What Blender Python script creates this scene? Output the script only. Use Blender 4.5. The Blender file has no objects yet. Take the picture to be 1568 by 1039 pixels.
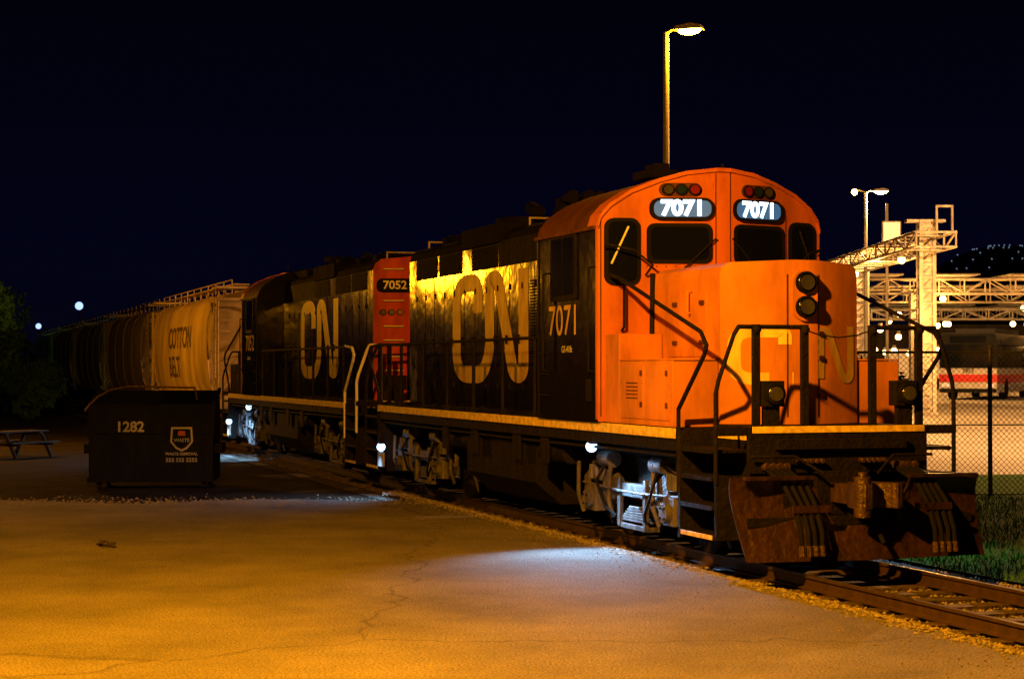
import bpy, math, random
from mathutils import Vector, Matrix, noise
random.seed(7)
S=bpy.context.scene
S.view_settings.view_transform='Standard'
S.view_settings.look='None'
S.view_settings.exposure=0
TH=math.radians(18.4)
CT,ST=math.cos(TH),math.sin(TH)
P0=(2.35,21.0)
def W(w,t,z=0.0):
    return (P0[0]+CT*w-ST*t, P0[1]+ST*w+CT*t, z)
GZ=-.22
# ------------------------------------------------------------ materials
MATS={}
def nt(name):
    m=bpy.data.materials.new(name); m.use_nodes=True
    n=m.node_tree.nodes; l=m.node_tree.links
    return m,n,l,n['Principled BSDF']
def paint(name,col,rough=.4,metal=0,dirt=.35,scale=3,bump=.0,bscale=2,col2=None,coat=0,spec=.5,streak=.35,chips=None):
    if name in MATS: return MATS[name]
    m,n,l,p=nt(name)
    tc=n.new('ShaderNodeTexCoord')
    no=n.new('ShaderNodeTexNoise'); no.inputs['Scale'].default_value=scale; no.inputs['Detail'].default_value=8; no.inputs['Roughness'].default_value=.65
    mp=n.new('ShaderNodeMapping'); mp.inputs['Scale'].default_value=(1,1,streak)
    l.new(tc.outputs['Object'],mp.inputs['Vector']); l.new(mp.outputs[0],no.inputs['Vector'])
    cr=n.new('ShaderNodeValToRGB'); cr.color_ramp.elements[0].position=.35; cr.color_ramp.elements[1].position=.62
    d=col2 or tuple(c*(1-dirt)*.9 for c in col)
    cr.color_ramp.elements[0].color=(*d,1); cr.color_ramp.elements[1].color=(*col,1)
    l.new(no.outputs['Fac'],cr.inputs['Fac']); out=cr.outputs[0]
    if chips:
        nc=n.new('ShaderNodeTexNoise'); nc.inputs['Scale'].default_value=11; nc.inputs['Detail'].default_value=9; nc.inputs['Roughness'].default_value=.75
        m2=n.new('ShaderNodeMapping'); m2.inputs['Scale'].default_value=(1,1,.22)
        l.new(tc.outputs['Object'],m2.inputs['Vector']); l.new(m2.outputs[0],nc.inputs['Vector'])
        c2=n.new('ShaderNodeValToRGB'); c2.color_ramp.elements[0].position=.60; c2.color_ramp.elements[1].position=.72
        c2.color_ramp.elements[0].color=(0,0,0,1); c2.color_ramp.elements[1].color=(1,1,1,1)
        l.new(nc.outputs['Fac'],c2.inputs['Fac'])
        mx=n.new('ShaderNodeMix'); mx.data_type='RGBA'; l.new(c2.outputs[0],mx.inputs['Factor']); l.new(out,mx.inputs[6]); mx.inputs[7].default_value=(*chips,1); out=mx.outputs[2]
    l.new(out,p.inputs['Base Color'])
    mr=n.new('ShaderNodeMapRange'); mr.inputs['To Min'].default_value=min(1,rough*1.35); mr.inputs['To Max'].default_value=rough*.8
    l.new(no.outputs['Fac'],mr.inputs['Value']); l.new(mr.outputs[0],p.inputs['Roughness'])
    p.inputs['Metallic'].default_value=metal
    p.inputs['Specular IOR Level'].default_value=spec
    p.inputs['Coat Weight'].default_value=coat
    if bump:
        nb=n.new('ShaderNodeTexNoise'); nb.inputs['Scale'].default_value=bscale; nb.inputs['Detail'].default_value=3
        l.new(tc.outputs['Object'],nb.inputs['Vector'])
        b=n.new('ShaderNodeBump'); b.inputs['Strength'].default_value=bump; b.inputs['Distance'].default_value=.1
        l.new(nb.outputs['Fac'],b.inputs['Height']); l.new(b.outputs[0],p.inputs['Normal'])
    MATS[name]=m; return m
def emis(name,col,st):
    if name in MATS: return MATS[name]
    m,n,l,p=nt(name)
    p.inputs['Base Color'].default_value=(*[c*.5 for c in col],1)
    p.inputs['Emission Color'].default_value=(*col,1); p.inputs['Emission Strength'].default_value=st
    MATS[name]=m; return m
BLACK=paint('black_paint',(.007,.006,.006),.12,bump=.17,bscale=1.3,dirt=.2,spec=.40)
BLACKM=paint('black_roof_paint',(.006,.005,.005),.8,dirt=.4,spec=.06)
GRIME=paint('grimy_black',(.010,.008,.006),.7,dirt=.5,scale=8,bump=.3,bscale=20,spec=.14)
TRUCK=paint('truck_steel',(.12,.112,.10),.5,dirt=.8,scale=6,bump=.3,bscale=25,spec=.3)
PLOW=paint('plow_steel',(.040,.019,.009),.34,metal=.15,col2=(.014,.007,.004),scale=4,bump=.4,bscale=9,spec=.45)
RUST=paint('coupler_rust',(.085,.048,.024),.38,metal=.3,dirt=.6,scale=9,bump=.3,bscale=30)
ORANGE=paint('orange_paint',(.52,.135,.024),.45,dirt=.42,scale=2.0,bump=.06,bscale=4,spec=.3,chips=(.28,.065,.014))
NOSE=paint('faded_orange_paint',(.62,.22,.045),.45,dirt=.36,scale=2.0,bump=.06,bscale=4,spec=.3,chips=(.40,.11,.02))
RED=paint('red_paint',(.44,.035,.02),.5,dirt=.4,scale=3,chips=(.22,.025,.014),spec=.2)
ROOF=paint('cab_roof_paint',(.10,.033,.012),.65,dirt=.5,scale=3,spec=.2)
YEL=paint('yellow_stripe',(.90,.66,.14),.5,dirt=.45,scale=9,streak=1)
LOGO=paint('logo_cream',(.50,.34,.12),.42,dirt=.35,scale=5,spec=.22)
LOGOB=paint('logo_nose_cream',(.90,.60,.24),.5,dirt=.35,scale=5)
WHITE=paint('white_lettering',(.7,.66,.58),.5,dirt=.2)
RAILW=paint('light_handrail',(.75,.73,.70),.4,dirt=.2,scale=9)
GLASS=paint('dark_glass',(.004,.005,.006),.06,dirt=.1,spec=.6)
RUBBER=paint('black_rubber',(.006,.006,.006),.75,dirt=.3,spec=.12)
CHROME=paint('lamp_chrome',(.30,.30,.30),.2,metal=1,dirt=.2)
LENS=paint('lens_glass',(.06,.06,.055),.08,dirt=.5,spec=.8)
LRED=paint('lens_red',(.16,.012,.008),.12,dirt=.2)
LBLU=paint('lens_blue',(.01,.025,.10),.12,dirt=.2)
NB=emis('number_board_glow',(.06,.24,.60),.38)
ND=emis('number_digit_glow',(.70,.90,1.0),4)
BLUEL=emis('step_lamp_glow',(.30,.62,1.0),9)
SODE=emis('sodium_bulb',(1,.58,.09),45)
SODS=emis('sodium_small_bulb',(1,.58,.18),14)
STEELW=paint('steel_painted_white',(.40,.35,.28),.55,dirt=.45,scale=3,spec=.3)
GALV=paint('galvanised_steel',(.10,.10,.095),.5,metal=.4,dirt=.3,scale=5)
POLE=paint('pole_paint',(.15,.135,.11),.55,dirt=.3,spec=.3)

# ------------------------------------------------------------ mesh builder
class B:
    def __init__(s): s.v=[];s.f=[];s.mi=[];s.ml=[]
    def m(s,mat):
        if mat not in s.ml: s.ml.append(mat)
        return s.ml.index(mat)
    def add(s,vs,fs,mat):
        o=len(s.v); s.v+= [tuple(v) for v in vs]; k=s.m(mat)
        for f in fs: s.f.append(tuple(i+o for i in f)); s.mi.append(k)
    def box(s,x0,x1,y0,y1,z0,z1,mat):
        s.add([(x0,y0,z0),(x1,y0,z0),(x1,y1,z0),(x0,y1,z0),(x0,y0,z1),(x1,y0,z1),(x1,y1,z1),(x0,y1,z1)],
          [(3,2,1,0),(4,5,6,7),(0,1,5,4),(1,2,6,5),(2,3,7,6),(3,0,4,7)],mat)
    def cyl(s,p,q,r,mat,seg=10,r2=None):
        p=Vector(p);q=Vector(q); d=(q-p)
        if d.length<1e-6: return
        d.normalize(); a=d.orthogonal().normalized(); b=d.cross(a); r2=r if r2 is None else r2
        vs=[]
        for c,rr in((p,r),(q,r2)):
            for i in range(seg):
                an=2*math.pi*i/seg; vs.append(c+a*math.cos(an)*rr+b*math.sin(an)*rr)
        fs=[(i,(i+1)%seg,seg+(i+1)%seg,seg+i) for i in range(seg)]
        fs.append(tuple(range(seg-1,-1,-1))); fs.append(tuple(range(seg,2*seg)))
        s.add(vs,fs,mat)
    def sph(s,c,r,mat,n=8):
        vs=[];fs=[]
        for i in range(n+1):
            for j in range(2*n):
                a=math.pi*i/n;b=math.pi*j/n
                vs.append((c[0]+r*math.sin(a)*math.cos(b),c[1]+r*math.sin(a)*math.sin(b),c[2]+r*math.cos(a)))
        for i in range(n):
            for j in range(2*n):
                j2=(j+1)%(2*n); fs.append((i*2*n+j,(i+1)*2*n+j,(i+1)*2*n+j2,i*2*n+j2))
        s.add(vs,fs,mat)
    def tube(s,pts,r,mat,seg=8,joint=True):
        for a,b in zip(pts,pts[1:]): s.cyl(a,b,r,mat,seg)
        if joint:
            for p in pts[1:-1]: s.sph(p,r*1.02,mat,5)
    def prism(s,poly,axis,a0,a1,mat):
        n=len(poly); vs=[]
        for a in(a0,a1):
            for (p,q) in poly:
                vs.append({'x':(a,p,q),'y':(p,a,q),'z':(p,q,a)}[axis])
        fs=[tuple(range(n-1,-1,-1)),tuple(range(n,2*n))]+[(i,(i+1)%n,n+(i+1)%n,n+i) for i in range(n)]
        s.add(vs,fs,mat)
    def plate(s,poly,fn,eps0,eps1,mat):
        n=len(poly)
        vs=[fn(u,z,eps0) for u,z in poly]+[fn(u,z,eps1) for u,z in poly]
        s.add(vs,[tuple(range(n)),tuple(range(2*n-1,n-1,-1))]+[(i,(i+1)%n,n+(i+1)%n,n+i) for i in range(n)],mat)
    def ribbon(s,path,wd,rad,fn,eps,mat,n=7):
        pts=fillet(path,rad,n); L=[];R=[]
        for i,p in enumerate(pts):
            a=pts[max(0,i-1)];b=pts[min(len(pts)-1,i+1)]
            d=Vector((b[0]-a[0],b[1]-a[1])); d.normalize()
            L.append((p[0]-d.y*wd/2,p[1]+d.x*wd/2)); R.append((p[0]+d.y*wd/2,p[1]-d.x*wd/2))
        vs=[fn(u,z,eps) for u,z in L]+[fn(u,z,eps) for u,z in R]; k=len(L)
        s.add(vs,[(i,i+1,k+i+1,k+i) for i in range(k-1)],mat)
    def text(s,body,size,fn,eps,mat,off=.02,center=True,sx=1.0):
        c=bpy.data.curves.new('txt','FONT'); c.body=body; c.size=1; c.offset=off; c.align_x='CENTER'; c.align_y='CENTER'
        o=bpy.data.objects.new('txt',c); S.collection.objects.link(o)
        bpy.context.view_layer.update()
        dg=bpy.context.evaluated_depsgraph_get()
        me=bpy.data.meshes.new_from_object(o.evaluated_get(dg))
        s.add([fn(v.co.x*size*sx,v.co.y*size,eps) for v in me.vertices],[tuple(p.vertices) for p in me.polygons],mat)
        bpy.data.objects.remove(o); bpy.data.curves.remove(c); bpy.data.meshes.remove(me)
    def obj(s,name,parent=None,bevel=0,smooth=True,loc=None,rz=0):
        me=bpy.data.meshes.new(name); me.from_pydata(s.v,[],s.f)
        for m in s.ml: me.materials.append(m)
        me.polygons.foreach_set('material_index',s.mi)
        me.update()
        if smooth:
            me.polygons.foreach_set('use_smooth',[True]*len(s.f))
            me.set_sharp_from_angle(angle=math.radians(35))
        o=bpy.data.objects.new(name,me); S.collection.objects.link(o)
        if parent: o.parent=parent
        if loc: o.location=loc
        o.rotation_euler[2]=rz
        if bevel:
            b=o.modifiers.new('bevel','BEVEL'); b.width=bevel; b.segments=2; b.limit_method='ANGLE'; b.angle_limit=math.radians(50); b.harden_normals=False
        return o
def fillet(path,rad,n):
    out=[path[0]]
    for i in range(1,len(path)-1):
        p=Vector(path[i]);a=Vector(path[i-1])-p;b=Vector(path[i+1])-p
        r=min(rad,a.length*.48,b.length*.48)
        p1=p+a.normalized()*r;p2=p+b.normalized()*r
        for k in range(n+1):
            f=k/n; q=p1*(1-f)**2+p*2*f*(1-f)+p2*f*f
            out.append((q.x,q.y))
    out.append(path[-1]); return out
def rrect(u0,u1,z0,z1,r,n=4):
    o=[]
    for cx,cz,a0 in((u1-r,z1-r,0),(u0+r,z1-r,90),(u0+r,z0+r,180),(u1-r,z0+r,270)):
        for k in range(n+1):
            a=math.radians(a0+90*k/n); o.append((cx+r*math.cos(a),cz+r*math.sin(a)))
    return o
def circ(u,z,r,n=20): return [(u+r*math.cos(2*math.pi*i/n),z+r*math.sin(2*math.pi*i/n)) for i in range(n)]
def empty(name,loc=(0,0,0),rz=0,parent=None):
    e=bpy.data.objects.new(name,None); S.collection.objects.link(e); e.location=loc; e.rotation_euler[2]=rz
    if parent: e.parent=parent
    return e
def light(name,kind,loc,power,col,parent=None,size=.15,rot=None,spot=None,blend=.6,target=None):
    d=bpy.data.lights.new(name,kind); d.energy=power; d.color=col
    d.shadow_soft_size=size
    if kind=='SPOT': d.spot_size=math.radians(spot); d.spot_blend=blend
    o=bpy.data.objects.new(name,d); S.collection.objects.link(o); o.location=loc
    if parent: o.parent=parent
    if target is not None:
        v=Vector(target)-Vector(loc); o.rotation_euler=v.to_track_quat('-Z','Y').to_euler()
    return o
SOD=(1.0,.350,.006)
BLU=(.28,.58,1.0)

# ------------------------------------------------------------ locomotive
C=1.6
LN=17.0
def vbody(b,prof,zb,tf,tb,mf,ms,mt,mb=None):
    n=len(prof); vs=[]
    for fn in(tf,tb):
        for u,z in prof: vs.append((C+u,fn(u),z))
        for u,z in prof: vs.append((C+u,fn(u),zb))
    F=lambda i:i; FB=lambda i:n+i; K=lambda i:2*n+i; KB=lambda i:3*n+i
    b.add(vs,[(FB(i),FB(i+1),F(i+1),F(i)) for i in range(n-1)],mf)
    b.add(vs,[(KB(i+1),KB(i),K(i),K(i+1)) for i in range(n-1)],mb or mf)
    b.add(vs,[(F(i),F(i+1),K(i+1),K(i)) for i in range(n-1)],mt)
    b.add(vs,[(FB(0),F(0),K(0),KB(0)),(F(n-1),FB(n-1),KB(n-1),K(n-1))],ms)
CP1=[(.82,1.08),(.82,1.62),(.0,1.62),(.0,.0),(.98,.0),(1.22,.35),(1.22,1.62),(1.50,1.62),(2.02,.02),(2.34,.02),(2.34,1.74)]
def truck(b,tc):
    for sd in(-1,1):
        wx=C+sd*1.20; a,bb=sorted((wx-.07,wx+.07))
        P=[(-1.85,.60),(-1.85,.82),(-1.55,.98),(-1.1,1.02),(-.62,.80),(.62,.80),(1.1,1.02),(1.55,.98),(1.85,.82),(1.85,.60),(1.62,.40),(1.58,.78),(1.16,.78),(1.12,.42),(.86,.52),(.55,.62),(-.55,.62),(-.86,.52),(-1.12,.42),(-1.16,.78),(-1.58,.78),(-1.62,.40)]
        b.prism([(tc+p,q) for p,q in P],'x',a,bb,TRUCK)
        for dt in(-1.37,1.37):
            o=sd
            b.box(min(wx,wx+o*.16),max(wx,wx+o*.16),tc+dt-.17,tc+dt+.17,.36,.72,TRUCK)
            b.cyl((wx+o*.14,tc+dt,.52),(wx+o*.24,tc+dt,.52),.13,TRUCK,14)
            for k in range(4):
                an=math.pi/4+k*math.pi/2; b.cyl((wx+o*.235,tc+dt+.09*math.cos(an),.52+.09*math.sin(an)),(wx+o*.26,tc+dt+.09*math.cos(an),.52+.09*math.sin(an)),.018,GRIME,6)
            for h in(-.09,.09): b.cyl((wx+o*.1,tc+dt+h,.80),(wx+o*.1,tc+dt+h,1.0),.045,TRUCK,8)
            for k in(-.62,.62):
                b.tube([(wx+o*.10,tc+dt+k,1.02),(wx+o*.12,tc+dt+k*.95,.55),(wx+o*.04,tc+dt+k*.92,.30)],.032,TRUCK)
                b.box(C+sd*.72-.08,C+sd*.72+.08,tc+dt+k*.88-.05,tc+dt+k*.88+.05,.32,.70,TRUCK)
            b.cyl((C+sd*.66,tc+dt,.51),(C+sd*.80,tc+dt,.51),.51,GRIME,32)
            b.cyl((C+sd*.63,tc+dt,.51),(C+sd*.665,tc+dt,.51),.545,GRIME,32)
            b.cyl((C+sd*.80,tc+dt,.51),(C+sd*.86,tc+dt,.51),.16,GRIME,16)
            b.tube([(C+sd*1.05,tc+dt+.45*math.copysign(1,dt),1.35),(C+sd*1.0,tc+dt+.72*math.copysign(1,dt),.7),(C+sd*.78,tc+dt+.60*math.copysign(1,dt),.12)],.022,TRUCK)
        for k in(-.45,.45): b.box(wx+sd*.08-.03,wx+sd*.08+.03,tc+k-.045,tc+k+.045,.22,.88,TRUCK)
        for i in range(6):
            L=.46-.055*i; y0=.30+.035*i
            b.box(wx+sd*.02-.05,wx+sd*.02+.05,tc-L,tc+L,y0,y0+.028,TRUCK)
        b.box(wx-.09,wx+.09,tc-.52,tc+.52,.20,.265,TRUCK)
        for k in(-1,1):
            b.cyl((wx+sd*.06,tc+k*.72,1.10),(wx+sd*.06,tc+k*1.12,1.10),.115,TRUCK,16)
            b.cyl((wx+sd*.06,tc+k*1.12,1.10),(wx+sd*.06,tc+k*1.5,1.02),.03,TRUCK,8)
            b.tube([(wx+sd*.10,tc+k*.9,1.05),(wx+sd*.22,tc+k*1.0,.80),(wx+sd*.20,tc+k*.7,.45),(wx+sd*.12,tc+k*.5,.35)],.02,RUBBER)
        b.tube([(wx+sd*.12,tc-1.75,.74),(wx+sd*.14,tc-.4,.70),(wx+sd*.14,tc+.4,.70),(wx+sd*.12,tc+1.75,.74)],.018,TRUCK)
    for dt in(-1.37,1.37): b.cyl((C-.7,tc+dt,.51),(C+.7,tc+dt,.51),.09,GRIME,12)
    b.box(C-1.1,C+1.1,tc-.25,tc+.25,.55,1.15,GRIME)
def end(b,e,T,rail,railr=.024,full=True):
    bx=lambda w0,w1,t0,t1,z0,z1,m: b.box(w0,w1,min(T(t0),T(t1)),max(T(t0),T(t1)),z0,z1,m)
    bx(.50,2.70,.05,1.15,1.56,1.66,GRIME)
    bx(.42,2.78,-.02,.05,1.12,1.66,GRIME)
    bx(.46,2.74,-.034,-.021,1.59,1.668,YEL)
    bx(.0,.42,.0,.05,1.56,1.66,GRIME); bx(2.78,3.2,.0,.05,1.56,1.66,GRIME)
    bx(.75,2.45,-.12,-.02,1.40,1.52,GRIME)
    for sd in(-1,1):
        w0,w1=(.02,.50) if sd<0 else (2.70,3.18)
        bx(w0,w1,1.06,1.13,.30,1.60,GRIME); bx(w0,w1,.02,.08,.35,1.10,GRIME)
        for z in(.36,.70,1.04,1.36):
            bx(w0,w1,.08,1.06,z,z+.04,GRIME)
            wl=(w0-.012,w0-.001) if sd<0 else (w1+.001,w1+.012)
            bx(wl[0],wl[1],.12,1.02,z-.01,z+.045,YEL if z<.5 else GRIME)
        inner=(.50,.53) if sd<0 else (2.67,2.70)
        bx(inner[0],inner[1],.08,1.13,.5,1.56,GRIME)
        bx(inner[0]-.004,inner[1]+.004,.10,1.10,1.50,1.60,YEL)
        X=lambda w:(w if sd<0 else 3.2-w)
        b.tube([(X(.02),T(.03),1.0),(X(.02),T(.03),2.05),(X(.05),T(.02),2.2),(X(.24),T(.0),2.74),(X(.30),T(.0),2.83),(X(1.15),T(0),2.83)],railr,rail)
        b.tube([(X(.02),T(1.10),.85),(X(.02),T(1.10),1.85),(X(.02),T(.35),2.5),(X(.02),T(.28),2.62),(X(.02),T(.45),2.78)]+([(X(.03),T(3.0),3.52),(X(.03),T(3.40),3.60)] if full else [(X(.05),T(1.2),2.82)]),railr,rail)
        for w in(.52,1.15):
            bx(X(w)-.045,X(w)+.045,-.03,.03,1.60,2.86,GRIME)
            b.sph((X(w),T(-.03),2.80),.055,GRIME,5)
        cx=X(.72)
        bx(cx-.14,cx+.14,-.06,.12,1.90,2.20,GRIME)
        b.cyl((cx,T(-.06),2.05),(cx,T(-.13),2.05),.125,RUBBER,20)
        b.cyl((cx,T(-.125),2.05),(cx,T(-.14),2.05),.10,CHROME,20)
        b.cyl((cx,T(-.138),2.05),(cx,T(-.150),2.05),.085,LENS,20)
        bx(cx-.10,cx+.10,-.02,.06,1.66,1.90,GRIME)
        for k in range(4):
            hw=X(.62+.085*k)
            b.tube([(hw,T(-.06),1.18),(hw,T(-.22),1.12),(hw+.01*k,T(-.50),1.02),(hw+.02,T(-.74),.80),(hw+.015+.01*(k%2),T(-.90),.50),(hw+.012,T(-.93),.34)],.030,RUBBER)
            b.cyl((hw,T(-.02),1.20),(hw,T(-.10),1.20),.05,RUST,8)
            b.cyl((hw+.012,T(-.93),.36),(hw+.012,T(-.94),.24),.038,RUST,8)
        b.tube([(X(.40),T(-.10),1.32),(X(.95),T(-.14),1.32),(X(1.25),T(-.30),1.12)],.018,rail)
        for k in range(5): b.cyl((X(1.05+.07*k),T(-.02),1.26),(X(1.05+.07*k),T(-.12),1.26),.03,RUST,8)
    b.tube([(1.15,T(0),2.80),(1.35,T(0),2.74),(1.6,T(0),2.71),(1.85,T(0),2.74),(2.05,T(0),2.80)],.010,GRIME,5,False)
    bx(C-.16,C+.16,-.55,.0,.78,1.00,RUST)
    P=[(C-.15,-.50),(C+.14,-.50),(C+.26,-.66),(C+.30,-.84),(C+.27,-1.0),(C+.19,-1.03),(C+.15,-.90),(C+.05,-.80),(C-.04,-.80),(C-.08,-.92),(C-.13,-1.02),(C-.22,-1.03),(C-.29,-.95),(C-.30,-.80),(C-.24,-.64)]
    b.prism([(p,T(q)) for p,q in P],'z',.76,1.04,RUST)
    b.cyl((C-.20,T(-.92),.66),(C-.20,T(-.92),1.12),.10,RUST,16)
    b.cyl((C+.23,T(-.94),.80),(C+.23,T(-.94),1.02),.075,RUST,14)
    b.cyl((C-.20,T(-.92),1.12),(C-.20,T(-.92),1.17),.05,RUST,12)
    bx(C-.34,C+.34,-.10,.0,.62,1.14,GRIME)
    b.tube([(C+.02,T(-.12),.70),(C+.05,T(-.45),.52),(C+.06,T(-.80),.50),(C+.05,T(-.97),.36)],.028,RUBBER)
def plow(b,T):
    cols=[]
    nu=24
    HW=1.53
    for i in range(nu+1):
        u=-HW+2*HW*i/nu; au=abs(u)
        top=1.10 if au>.55 else .55
        if .40<au<=.55: top=.8
        row=[]
        for k in range(9):
            f=k/8; z=.17+(top-.17)*f
            fh=(z-.17)/.95
            t=-.86+.16*(au/HW)+ .34*math.sin(fh*1.45)-.10*max(0,fh-.8)*5*(1 if au>.6 else 0)
            uu=u*(1.0+.06*(fh)*(au/HW))
            row.append((C+uu,T(t),z))
        cols.append(row)
    vs=[p for r in cols for p in r]; fs=[]
    for i in range(nu):
        for k in range(8): fs.append((i*9+k,(i+1)*9+k,(i+1)*9+k+1,i*9+k+1))
    o=len(vs); s_=1 if T(0)<T(1) else -1
    vs2=vs+[(x,y+.035*s_,z) for x,y,z in vs]
    fs2=fs+[(a+o,d+o,c+o,bb+o) for a,bb,c,d in fs]
    for i in range(nu): fs2+= [(i*9,o+i*9,o+(i+1)*9,(i+1)*9),(i*9+8,(i+1)*9+8,o+(i+1)*9+8,o+i*9+8)]
    for k in range(8): fs2+= [(k,k+1,o+k+1,o+k),(nu*9+k,o+nu*9+k,o+nu*9+k+1,nu*9+k+1)]
    b.add(vs2,fs2,PLOW)
    for sd in(-1,1):
        b.box(C+sd*.9-.08,C+sd*.9+.08,min(T(-.5),T(0)),max(T(-.5),T(0)),.6,.9,GRIME)
        a,c2=sorted((C+sd*.55,C+sd*1.02)); b.box(a,c2,min(T(-.83),T(-.79)),max(T(-.83),T(-.79)),.72,.80,PLOW)
        a,c2=sorted((C+sd*.62,C+sd*1.50)); b.box(a,c2,min(T(-.60),T(-.50)),max(T(-.60),T(-.50)),1.08,1.12,PLOW)
    b.box(C-1.45,C+1.45,min(T(-.55),T(-.45)),max(T(-.55),T(-.45)),.55,.65,GRIME)
def locomotive(loc,rz,num,rear_rail,name,boxm):
    e=empty(name,loc,rz)
    T=lambda t:t; TR=lambda t:LN-t
    b=B()
    b.box(0,3.2,1.13,LN-1.13,1.56,1.62,GRIME)
    b.box(.02,3.18,1.13,LN-1.13,1.34,1.56,GRIME)
    b.box(-.012,-.001,1.13,LN-1.13,1.492,1.617,YEL)
    b.box(3.201,3.212,1.13,LN-1.13,1.492,1.617,YEL)
    b.box(.6,2.6,.1,LN-.1,.95,1.34,GRIME)
    b.prism([(.15,1.22),(.15,.62),(.55,.28),(2.65,.28),(3.05,.62),(3.05,1.22)],'y',6.75,10.3,GRIME)
    for sd in(-1,1):
        b.cyl((C+sd*1.28,5.6,1.12),(C+sd*1.28,6.7,1.12),.17,GRIME,16)
        b.cyl((C+sd*1.28,10.35,1.12),(C+sd*1.28,11.5,1.12),.17,GRIME,16)
        x=C+sd*1.6
        for t in(5.9,7.2,9.4,11.1): b.box(min(x-sd*.04,x-sd*.07),max(x-sd*.04,x-sd*.07),t,t+.35,.95,1.33,GRIME)
        b.tube([(C+sd*1.52,1.3,1.28),(C+sd*1.52,8,1.26),(C+sd*1.52,15.6,1.28)],.022,GRIME)
    b.obj('underframe',e,bevel=.008)
    b=B(); truck(b,3.3); b.obj('front_truck',e,bevel=.006)
    b=B(); truck(b,LN-3.3); b.obj('rear_truck',e,bevel=.006)
    b=B(); end(b,e,T,GRIME,.027); b.obj('front_platform',e,bevel=.004)
    b=B(); end(b,e,TR,rear_rail,.030,full=False); b.obj('rear_platform',e,bevel=.004)
    b=B(); plow(b,T); b.obj('snow_plow',e)
    # cab
    tf=lambda u:3.20+.40*max(0,abs(u)-.10)/1.53
    cabp=[(-1.66,4.26),(-1.62,4.40),(-1.49,4.555),(-1.22,4.735),(-.85,4.885),(-.5,4.985),(-.10,5.03),(.10,5.03),(.5,4.985),(.85,4.885),(1.22,4.735),(1.49,4.555),(1.62,4.40),(1.66,4.26)]
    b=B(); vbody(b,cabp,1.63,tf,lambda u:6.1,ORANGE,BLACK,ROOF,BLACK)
    b.obj('cab_body',e)
    b=B()
    lip=lambda u,z,ee:(C+u,tf(u)-ee,z)
    for i in range(len(cabp)-1):
        (u0,z0),(u1,z1)=cabp[i],cabp[i+1]
        b.plate([(u0*1.008,z0+.022),(u0*1.003,z0-.03),(u1*1.003,z1-.03),(u1*1.008,z1+.022)],lip,-.35,.035,ORANGE)
    for sd in(-1,1): 
        x=C+sd*1.67; b.box(min(x,x+sd*.03),max(x,x+sd*.03),3.66,6.12,4.22,4.27,ROOF)
    b.box(C-.75,C-.25,4.0,4.6,4.99,5.10,BLACKM); b.box(C-.6,C-.4,4.1,4.5,5.08,5.2,BLACKM)
    b.cyl((C+.5,4.3,4.95),(C+.5,4.3,5.25),.02,BLACKM)
    for sd in(-1,1):
        q=lambda a,c2:(min(sd*a,sd*c2),max(sd*a,sd*c2))
        u0,u1=q(.165,1.02)
        b.plate(rrect(u0,u1,3.76,4.30,.10),lip,.0,.030,RUBBER); b.plate(rrect(u0+.05,u1-.05,3.81,4.25,.07),lip,.031,.036,GLASS)
        u0,u1=q(1.11,1.58)
        b.plate(rrect(u0,u1,3.46,4.37,.13),lip,.0,.030,RUBBER); b.plate(rrect(u0+.05,u1-.05,3.51,4.32,.09),lip,.031,.036,GLASS)
        u0,u1=q(1.06,1.63)
        b.plate([(u0,1.7),(u0+.014,1.7),(u0+.014,4.45),(u0,4.45)],lip,.0,.008,ROOF)
        b.plate([(sd*.108-.006,3.7),(sd*.108+.006,3.7),(sd*.108+.006,5.0),(sd*.108-.006,5.0)],lip,.0,.006,ROOF)
        u0,u1=q(.15,.985)
        b.plate(rrect(u0,u1,4.345,4.645,.13,6),lip,.0,.06,RUBBER)
        b.plate(rrect(u0+.04,u1-.04,4.385,4.605,.09,6),lip,.061,.064,NB)
        uc=(u0+u1)/2
        b.text(num,.285,lambda x,y,ee,uc=uc:(C+uc+x,tf(uc+x)-ee,4.495+y),.068,ND,off=.045,sx=1.02)
        u0,u1=q(.30,.86)
        b.plate(rrect(u0,u1,4.665,4.845,.09,6),lip,.0,.02,ROOF)
        for k,mm in((.40,LRED),(.575,LBLU),(.75,LENS)):
            b.plate(circ(sd*k,4.755,.078),lip,.02,.05,RUBBER); b.plate(circ(sd*k,4.755,.06),lip,.051,.062,mm)
        b.tube([lip(sd*.55,3.68,.05),lip(sd*.25,3.98,.06),lip(sd*.12,4.1,.055)],.012,GRIME)
        b.tube([lip(sd*1.50,3.75,.06),lip(sd*1.28,4.25,.07)],.014,RAILW if sd<0 else GRIME)
        b.tube([lip(sd*1.58,3.95,.05),lip(sd*1.60,4.0,.2),lip(sd*1.3,3.92,.32),lip(sd*1.05,3.72,.3),lip(sd*1.05,3.6,.05)],.014,GRIME)
        b.tube([lip(sd*1.36,2.85,.04),lip(sd*1.36,2.9,.12),lip(sd*1.36,3.45,.12),lip(sd*1.36,3.5,.04)],.018,GRIME)
        b.tube([lip(sd*.98,2.3,.06),lip(sd*.98,3.62,.10)],.035,GRIME)
        for k in range(12): b.cyl(lip(sd*(.14+.125*k),3.72,.0),lip(sd*(.14+.125*k),3.72,.008),.010,ROOF,6)
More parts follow.
